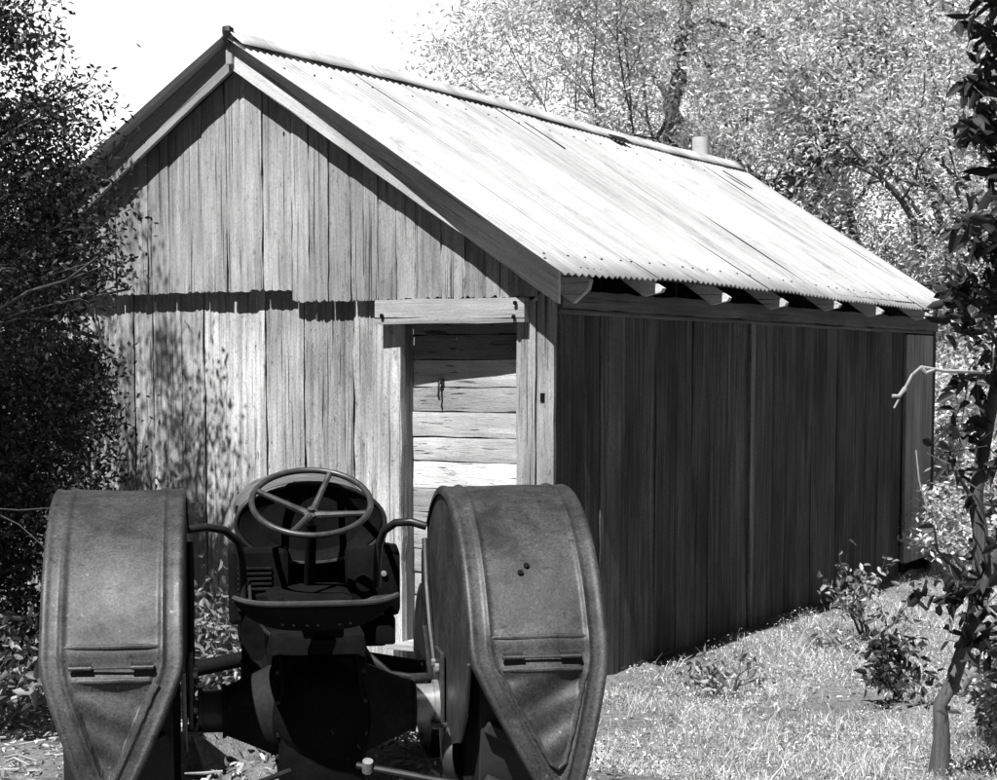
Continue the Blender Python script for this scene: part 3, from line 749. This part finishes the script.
# undergrowth at the right, far behind
def bush(name, loc, label, cat, rad, h, nleaf, size, mat, seed, group=None, stems=7, asp=.42, k=4, tn=1.0, spread=.09):
    rnd = random.Random(seed); rng = np.random.default_rng(seed)
    root = empty(name, loc, 0, label, cat, group); mb = MB(); tips = []
    for i in range(stems):
        a = rnd.uniform(0, 6.283); d_ = Vector((math.cos(a)*rad/h*.9, math.sin(a)*rad/h*.9, 1))
        grow(mb, Vector((math.cos(a)*rad*.12, math.sin(a)*rad*.12, -.03)), d_, h*.5, .006+.012*h, 2, tips, rnd, .55, .02)
    mb.build('stem', BARK, root)
    C = crown_from(tips, nleaf, spread*h, rng); C = C[C[:, 2] > .02]
    quads('foliage', leaf_verts(C, size, asp, rng, k), mat, root, tn*rng.lognormal(0, .4, len(C)))
    return root
for (px, dp, rad, h, n, s_, lab, mt) in ((968, 18.5, 1.3, 2.3, 14000, .08, 'bright leafy bush beyond the far corner of the side wall', L_FAR), (1010, 16.5, 1.0, 1.6, 9000, .08, 'low leafy bush at the right edge behind the near tree', L_FAR), (935, 21.5, 1.6, 3.2, 16000, .09, 'taller bush close behind the far end of the shed', L_FAR)):
    bush('bush', ((px-498.5)/1760*dp, dp, 0), lab, 'bush', rad, h, n, s_, mt, int(px), 'bushes behind the shed')
for (px, dp, rad, h, n, lab) in ((810, 24.5, 1.8, 4.2, 30000, 'tall pale bush just above the sloping end of the roof'), (880, 23.5, 1.8, 3.8, 30000, 'pale bush above the right-hand eave corner of the roof'), (930, 26, 2.0, 4.6, 30000, 'tall pale bush between the roof end and the near tree')):
    bush('bush', ((px-498.5)/1760*dp, dp, 0), lab, 'bush', rad, h, n, .07, L_FAR, int(px)+3, 'bushes behind the shed', spread=.11, asp=.36)
# distant wood closing the horizon
rng = np.random.default_rng(5); Np = 60000
ang = rng.uniform(-1.3, 1.3, Np); rr = rng.uniform(55, 75, Np); hz = rng.uniform(0, 1, Np)**.8*(5+2*np.sin(ang*23)+1.2*np.sin(ang*61))
C = np.stack([np.sin(ang)*rr, np.cos(ang)*rr, hz], 1)
o = quads('distant_wood', leaf_verts(C, .55, .6, rng, 4), L_FAR, None, .8*rng.lognormal(0, .4, Np)); tag(o, 'far wood closing the view behind everything', 'wood', kind='stuff')

ang = rng.uniform(1.15, 2*math.pi-1.15, 90000); rr = rng.uniform(17, 21, len(ang))+2*np.sin(ang*5); hz = rng.uniform(0, 1, len(ang))**.85*(8+1.5*np.sin(ang*17)+1.0*np.sin(ang*41))  # ring of unseen foliage, added to cut the sky's fill light
C = np.stack([np.sin(ang)*rr, np.cos(ang)*rr+4, hz], 1)
o = quads('fill_blocking_wood', leaf_verts(C, .42, .6, rng, 4), L_DARK, None, rng.lognormal(0, .4, len(C))); tag(o, 'unseen dark wood added behind the viewer to block sky fill', 'wood', kind='stuff')

# ------------------------------------------------------------------ dark tree at the left
def left_tree():
    rnd = random.Random(71); rng = np.random.default_rng(71)
    base = Vector((-4.3, 9.0, 0)); root = empty('dark_leafed_tree', base, 0, 'dense dark small-leaved tree hanging over the left end of the shed', 'tree')
    mb = MB(); tips = []
    mb.tube([(0, 0, -.2), (.05, .05, .8), (-.02, .1, 1.7), (.1, .05, 2.5)], [.19, .16, .14, .12], 12, wob=.06)
    mb.tube([(.1, .05, 2.4), (-.1, -.5, 3.6), (-.15, -1.5, 4.8), (-.3, -2.4, 5.7), (-.3, -3.2, 6.3)], [.12, .10, .075, .05, .02], 9, wob=.06)  # limb out of view, added to carry the shading canopy
    for (dx, dy, dz, L) in ((1, .1, .5, 1.5), (.8, -.6, .7, 1.5), (.3, .8, .9, 1.5), (-.6, .2, .9, 1.4), (.2, -.9, .6, 1.4), (.9, .6, .35, 1.4), (.1, .1, 1, 1.6), (1, -.2, .05, 1.4), (.7, .5, -.1, 1.3), (.9, -.5, -.05, 1.2)):
        for zz in (1.7, 2.4): grow(mb, Vector((.05, .05, zz)), Vector((dx, dy, dz)), L, .055, 3, tips, rnd, .6, -.01)
    mb.f = mb.f; keep = [i for i, f in enumerate(mb.f) if (mb.v[f[0]][0]+base.x)*9.3/(mb.v[f[0]][1]+base.y) < -2.12]
    for nm in ('f', 't', 's', 'sm'): setattr(mb, nm, [getattr(mb, nm)[i] for i in keep])
    mb.build('trunk', BARK, root)
    C = crown_from(tips, 210000, .16, rng)
    W = C+np.array(base)
    # trim the crown to the outline it has (right side edge at x about -1.9, wider higher up)
    edge = -2.02+.36*np.clip((W[:, 2]-3.0)/.3, 0, 1)+.10*np.sin(W[:, 2]*5)+.07*np.sin(W[:, 2]*13+W[:, 1]*3)+rng.normal(size=len(W))*.09-.0*W[:, 2]
    lx = W[:, 0]*math.cos(TH)-W[:, 1]*math.sin(TH)-(OX*math.cos(TH)-OY*math.sin(TH)); ly = (W[:, 0]-OX)*math.sin(TH)+(W[:, 1]-OY)*math.cos(TH)
    ok = (W[:, 0]*9.3/W[:, 1] < edge) & ((ly < -.15)) & (W[:, 2] > 1.15+rng.normal(size=len(W))*.12) & (W[:, 2] < 5.6) & ~((W[:, 1] < 8.5) & (W[:, 0] > -3.7+rng.normal(size=len(W))*.15)) & ((W[:, 1] < 9.7) | (W[:, 2] > 3.0) | (W[:, 0] < -2.45+rng.normal(size=len(W))*.08)) & ((W[:, 2] < 3.9) | (W[:, 0] < -2.9)) & (W[:, 0]*1760/W[:, 1]+498.5 < np.where(W[:, 2] > 3.5, 132, 158))
    hole = np.sin(W[:, 0]*5.1+W[:, 2]*3.3)+np.sin(W[:, 2]*6.3-W[:, 1]*1.5)+np.sin(W[:, 0]*9.7+2)*.6+rng.normal(size=len(W))*.35
    ok &= ~((hole > .35+2.4*(1-np.clip((W[:, 2]-2.1)/1.1, 0, 1))))
    C = C[ok]
    hi = np.array([-4.6, 6.2, 6.1])-np.array(base); q = rng.normal(size=(60, 3)); q = unit(q)*(rng.uniform(0, 1, (60, 1))**.4)*np.array([1.5, 1.3, .8])  # unseen high clumps added to shade the lower-left foliage
    cl = (hi+q)[rng.integers(0, 60, 26000)]+rng.normal(size=(26000, 3))*.2
    lo = np.array([-3.5, 10.2, 1.15]); q = unit(rng.normal(size=(90, 3)))*(rng.uniform(0, 1, (90, 1))**.4)*np.array([1.2, .9, 1.1])  # low leaf mass added to darken the wall's left end
    c2 = (lo+q)[rng.integers(0, 90, 60000)]+rng.normal(size=(60000, 3))*.14
    l2 = (c2[:, 0]-OX)*math.sin(TH)+(c2[:, 1]-OY)*math.cos(TH)
    c2 = c2[(l2 < -.12) & (c2[:, 2] > .1) & (c2[:, 0]*1760/c2[:, 1]+498.5 < 118+14*np.sin(c2[:, 2]*9)+rng.normal(size=len(c2))*8)]-np.array(base)
    wx = cl+np.array(base); cl = cl[(wx[:, 2] > 5.0) & (wx[:, 1] < 7.8) & (wx[:, 0] < -2.8)]
    C = np.concatenate([C, cl, c2])
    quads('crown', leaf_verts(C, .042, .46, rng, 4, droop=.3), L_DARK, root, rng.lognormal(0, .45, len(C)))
left_tree()

# ------------------------------------------------------------------ near tree at the right edge
def right_tree():
    rnd = random.Random(91); rng = np.random.default_rng(91)
    D = 8.2; base = at(940, 770, D); base.z = gz(base.x, base.y)-.02
    root = empty('young_tree', base, 0, 'young broad-leaved tree with a leaning trunk at the right edge', 'tree')
    def rel(px, py, d): return at(px, py, d)-base
    mb = MB(); tips = []
    tr_ = [Vector((0, 0, -.1)), rel(941, 740, D), rel(943, 705, D), rel(957, 662, D+.05), rel(978, 610, D+.05), rel(982, 560, D), rel(975, 500, D), rel(985, 440, D), rel(995, 380, D), rel(1010, 300, D), rel(1005, 200, D), rel(1015, 100, D), rel(1010, -10, D)]
    rs = [.060, .040, .033, .035, .042, .038, .034, .030, .026, .022, .018, .014, .008]
    Q, RQ = [], []
    for i in range(len(tr_)-1):
        for t in (0, .5): Q.append(tr_[i].lerp(tr_[i+1], t)+Vector([rnd.gauss(0, .006) for _ in range(3)])); RQ.append(rs[i]+(rs[i+1]-rs[i])*t)
    mb.tube(Q, RQ, 12, wob=.06)
    mb.tube([rel(978, 610, D), rel(995, 560, D-.1), rel(1020, 520, D-.1)], [.035, .03, .02], 8)
    br = [((996, 390), (965, 378), (940, 372), 8.0), ((985, 440), (960, 430), (935, 425), 8.1), ((978, 520), (955, 470), (930, 452), 8.1), ((980, 600), (945, 560), (925, 530), 7.9), ((985, 600), (960, 585), (935, 600), 8.0),
          ((1010, 300), (975, 285), (950, 290), 8.1), ((1010, 260), (980, 240), (962, 220), 8.0), ((1010, 190), (985, 150), (965, 120), 8.1), ((1010, 130), (975, 90), (955, 70), 8.0), ((1010, 60), (985, 30), (965, 15), 8.1), ((1005, 340), (985, 330), (960, 320), 7.9),
          ((1010, 210), (1040, 150), (1060, 60), 8.2), ((1010, 300), (1050, 250), (1090, 180), 8.3), ((995, 380), (1040, 360), (1080, 330), 8.0), ((982, 560), (1020, 500), (1060, 470), 8.2), ((1010, 100), (1050, 40), (1080, -40), 8.0), ((965, 650), (1000, 640), (1040, 620), 8.0), ((985, 480), (1010, 450), (1030, 440), 7.9), ((978, 600), (1000, 620), (1020, 650), 7.9), ((1010, 0), (985, -20), (960, -30), 8.0)]
    for (a, b_, c, d_) in br:
        A, B_, C_ = rel(*a, D), rel(*b_, d_), rel(b_[0]+(c[0]-b_[0])*.55, c[1]+rnd.uniform(-8, 8), d_-.1+rnd.uniform(-.25, .25))
        mb.tube([A, A.lerp(B_, .35)+Vector((0, 0, .035)), A.lerp(B_, .7)+Vector((rnd.gauss(0, .02), 0, rnd.gauss(0, .02))), B_, B_.lerp(C_, .5)+Vector((rnd.gauss(0, .02), 0, rnd.gauss(0, .025))), C_], [.014, .011, .009, .008, .006, .003], 6)
        for P_, Q_ in ((A, B_), (B_, C_)):
            for t in (.3, .6, .9):
                s_ = P_.lerp(Q_, t); e_ = s_+Vector((rnd.gauss(0, .09), rnd.gauss(0, .12), rnd.gauss(0, .09)))
                mb.tube([s_, e_], [.004, .002], 4); tips += [e_, s_.lerp(e_, .5), s_]
    mb.build('trunk', BARK_MID, root)
    C = crown_from(tips, 1800, .055, rng)
    zz = C[:, 2]+base.z; C = C[rng.uniform(0, 1, len(C)) < np.where((zz > 1.15) & (zz < 2.05), .30, np.where(zz < 1.15, .42, 1))]
    W = C+np.array(base); px_ = 498.5+1760*W[:, 0]/W[:, 1]; zz = W[:, 2]
    C = C[px_ > np.where(zz > 1.1, 944, 905)+rng.normal(size=len(C))*7]
    quads('crown', leaf_verts(C, .105, rng.uniform(.28, .5, len(C))[:, None], rng, 6, droop=.35), L_NEAR, root, rng.lognormal(0, .35, len(C)))
    tw = MB()
    for pts in ([(990, 372, 7.9), (945, 371, 7.9), (921, 367, 7.88), (912, 375, 7.87), (905, 388, 7.87), (894, 408, 7.86)], [(905, 388, 7.87), (899, 396, 7.86), (892, 396, 7.86)], [(921, 367, 7.88), (926, 373, 7.88), (934, 370, 7.88)]):
        tw.tube([rel(*p) for p in pts], [.011, .009, .008, .007, .006, .004][:len(pts)], 7, wob=.1)
    tw.tube([rel(916, 450, 7.9), rel(919, 480, 7.9), rel(928, 512, 7.9)], [.003, .004, .004], 6)
    tw.build('bare_twig', TWIG, root)
right_tree()

# ------------------------------------------------------------------ low plants
def place(px, py, z=None):
    # ground point under a photo position
    d = 6.0
    for _ in range(60):
        p = at(px, py, d); g_ = gz(p.x, p.y)
        if p.z < g_: break
        d += .12
    return (p.x, p.y, g_)
lows = [(735, 700, .25, .4, 110, .065, 'broad-leaved seedling in the grass left of the young tree', 11), (872, 640, .34, .62, 260, .065, 'leafy sapling with upright shoots in front of the side door', 12),
        (895, 700, .36, .42, 330, .07, 'dark leafy shrublet beside the base of the young tree', 13), (985, 730, .45, .6, 520, .08, 'dense leafy shrublet right of the young trunk', 14), (830, 655, .2, .2, 60, .06, 'small clump of leaves near the foot of the side wall', 15)]
for (px, py, rad, h, n, s_, lab, sd_) in lows:
    bush('shrublet', place(px, py), lab, 'shrub', rad, h, n, s_, L_LOW if sd_ != 13 else L_NEAR, sd_, 'leafy shrublets in the grass', stems=5, asp=.45, k=6, spread=.10)
lows2 = [((-1.58, 9.3, .03), .32, .85, 1500, .06, 'sunlit leafy plant in the gap between the left fender and the tractor body', 21, L_LOW), ((-1.62, 10.0, .0), .3, .7, 900, .055, 'low plant against the shed slabs behind the tractor', 22, L_LOW),
         ((-2.75, 8.3, .2), .5, .8, 1300, .07, 'shaded broad-leaved plant at the left edge', 23, L_DARK), ((-3.0, 9.6, .05), .6, 1.3, 2600, .06, 'dark understorey plant beneath the left tree', 24, L_DARK), ((-2.3, 7.7, .3), .3, .45, 380, .08, 'small leafy plant at the left edge beside the fender', 25, L_LOW), ((-.45, 9.55, 0), .3, .3, 420, .06, 'small weeds in front of the shed door', 26, L_LOW)]
for (loc, rad, h, n, s_, lab, sd_, mt) in lows2:
    bush('understorey_plant', loc, lab, 'plant', rad, h, n, s_, mt, sd_, 'plants around the shed foot', stems=7, asp=.42, k=6, spread=.10)
st = MB(); st.lathe([(-.09, 0), (-.085, .05), (-.05, .085), (0, .098), (.05, .08), (.08, .04), (.085, 0)], (0, 0, 0), (.1, 0, 1), 20, tone=1.0)
o = st.build('stone', plain('stone', .22, .9, 0, .4, 18, .5), None); o.location = at(231, 664, 9.0); o.location.z = gz(o.location.x, 9.0)+.06; tag(o, 'rounded stone on the ground behind the left fender', 'stone')

# ------------------------------------------------------------------ grass, litter
def inshed(x, y):
    lx = (x-OX)*math.cos(TH)-(y-OY)*math.sin(TH); ly = (x-OX)*math.sin(TH)+(y-OY)*math.cos(TH)
    return (lx < .22+.08*np.sin(ly*5)+.06*np.sin(ly*13)) & (lx > -4.5) & (ly > -.05) & (ly < 7.6)
def scatter(n, x0, x1, y0, y1, rng, dens=None):
    x = rng.uniform(x0, x1, n); y = y0+(y1-y0)*rng.uniform(0, 1, n)**1.25; k = ~inshed(x, y)
    if dens is not None: k &= rng.uniform(0, 1, n) < dens(x, y)
    x, y = x[k], y[k]; z = np.array([gz(a, b_) for a, b_ in zip(x, y)]); return np.stack([x, y, z], 1)
rng = np.random.default_rng(3)
def patch(x, y): return .14+.86*(np.sin(x*3.1+y*1.7)+np.sin(x*1.3-y*2.9)+np.sin(x*6.1+y*5.3)*.6+1.2 > .2)
C = scatter(240000, .1, 6.5, 7.0, 18, rng, patch)
h = (.012+.05*rng.uniform(0, 1, len(C))**2.2)*(1.15+.6*np.sin(C[:, 0]*5+C[:, 1]*3))*np.where(rng.uniform(0, 1, len(C)) < .02, 2.6, 1); a = rng.uniform(0, 6.283, len(C)); lean = rng.normal(size=(len(C), 2))*.6*h[:, None]
w = np.stack([np.cos(a), np.sin(a), np.zeros(len(C))], 1)*rng.uniform(.0009, .0026, len(C))[:, None]
mid = C+np.concatenate([lean*.35, (h*.6)[:, None]], 1); tip = C+np.concatenate([lean, h[:, None]], 1)
V = np.stack([mid-w*.8, C-w, C+w, mid+w*.8, tip+w*.1, tip-w*.1], 1)
tag(quads('grass', V, L_GRASS, None, rng.lognormal(0, .45, len(C))), 'short dry grass covering the yard beside the shed', 'grass', kind='stuff')
C = scatter(90000, .0, 6.5, 7.0, 18, rng, patch); C[:, 2] += rng.uniform(.0, .06, len(C))*(1+.6*np.sin(C[:, 0]*7-C[:, 1]*4))
tag(quads('ground_cover', leaf_verts(C, .019, .45, rng, 6, 0, 1.2), L_LITTER, None, .8*rng.lognormal(0, .5, len(C))), 'small creeping weeds among the grass', 'weeds', kind='stuff')
C = np.concatenate([scatter(9000, -4.5, .5, 6.2, 12.5, rng), scatter(2500, .2, 6, 7, 16, rng)]); C[:, 2] += rng.uniform(.005, .03, len(C))
tag(quads('leaf_litter', leaf_verts(C, .048, .32, rng, 6, 0, 1.8), L_LITTER, None, .8*rng.lognormal(0, .5, len(C))), 'dry fallen leaves on the ground around the tractor and shed', 'fallen leaves', kind='stuff')
sk = MB(); rnd = random.Random(4)
for i in range(260):
    x = rnd.uniform(-3.6, -.3); y = rnd.uniform(6.6, 9.8)
    if inshed(x, y): continue
    L = rnd.uniform(.08, .35); a_ = rnd.uniform(0, 6.3); z = gz(x, y)+rnd.uniform(.01, .05)
    sk.tube([(x, y, z), (x+L*.5*math.cos(a_), y+L*.5*math.sin(a_), z+rnd.uniform(-.01, .03)), (x+L*math.cos(a_+.2), y+L*math.sin(a_+.2), z+rnd.uniform(-.005, .02))], [.005, .006, .003], 5, tone=rnd.uniform(.6, 1.3))
tag(sk.build('fallen_twigs', TWIG), 'fallen twigs and strips of bark littering the ground left of the tractor', 'twigs', kind='stuff')

# ------------------------------------------------------------------ light
EL, AZ = R(57.5), R(-3)
ly = Vector((math.sin(TH), math.cos(TH), 0)); lxv = Vector((math.cos(TH), -math.sin(TH), 0))
hz = (-ly*math.cos(AZ)-lxv*math.sin(AZ)).normalized()
to_sun = hz*math.cos(EL)+Vector((0, 0, math.sin(EL)))
sun = bpy.data.lights.new('sun', 'SUN'); sun.energy = 5.0; sun.angle = R(.5); sun.color = (1, .998, .995)
so = bpy.data.objects.new('sun', sun); COL.objects.link(so); so.rotation_euler = (-to_sun).to_track_quat('-Z', 'Y').to_euler(); so.location = (0, 0, 12)
wd = bpy.data.worlds.new('World'); scene.world = wd; wd.use_nodes = True; nt_ = wd.node_tree
sky = nt_.nodes.new('ShaderNodeTexSky'); sky.sky_type = 'NISHITA'; sky.sun_disc = False; sky.sun_elevation = EL; sky.sun_rotation = math.atan2(to_sun.x, to_sun.y)
sky.dust_density = .2; sky.air_density = .35
N_, L_ = nt_.nodes, nt_.links
sp_ = N_.new('ShaderNodeRGBToBW'); L_.new(sky.outputs[0], sp_.inputs[0])
tc_ = N_.new('ShaderNodeTexCoord'); xyz = N_.new('ShaderNodeSeparateXYZ'); L_.new(tc_.outputs['Generated'], xyz.inputs[0])
def mr(v, a, b_, c, d):
    o = N_.new('ShaderNodeMapRange'); o.interpolation_type = 'SMOOTHSTEP'; L_.new(v, o.inputs[0])
    for i_, x in enumerate((a, b_, c, d)): o.inputs[i_+1].default_value = x
    return o.outputs[0]
def mm(op, a, b_):
    o = N_.new('ShaderNodeMath'); o.operation = op
    for i_, x in enumerate((a, b_)):
        if isinstance(x, (int, float)): o.inputs[i_].default_value = x
        else: L_.new(x, o.inputs[i_])
    return o.outputs[0]
nz_ = N_.new('ShaderNodeTexNoise'); L_.new(tc_.outputs['Generated'], nz_.inputs['Vector']); nz_.inputs['Scale'].default_value = 3; nz_.inputs['Detail'].default_value = 6
el_ = mm('ADD', xyz.outputs[2], mm('MULTIPLY', mm('SUBTRACT', nz_.outputs['Fac'], .5), .25))
sky_glow = mm('MULTIPLY', mr(el_, .20, .32, 1, 0), mr(xyz.outputs[1], .55, .88, 0, 1))       # white glow added low over the view to whiten the sky
val = mm('ADD', sp_.outputs[0], mm('MULTIPLY', sky_glow, mm('ADD', 13.0, mm('MULTIPLY', nz_.outputs['Fac'], 4.0))))
cc_ = N_.new('ShaderNodeCombineColor'); [L_.new(val, cc_.inputs[i_]) for i_ in range(3)]
L_.new(cc_.outputs[0], N_['Background'].inputs[0])
N_['Background'].inputs[1].default_value = .05
scene.view_settings.view_transform = 'Standard'; scene.view_settings.look = 'None'; scene.view_settings.gamma = 1
scene.view_settings.use_curve_mapping = False; scene.view_settings.exposure = .65
scene.cycles.max_bounces = 6
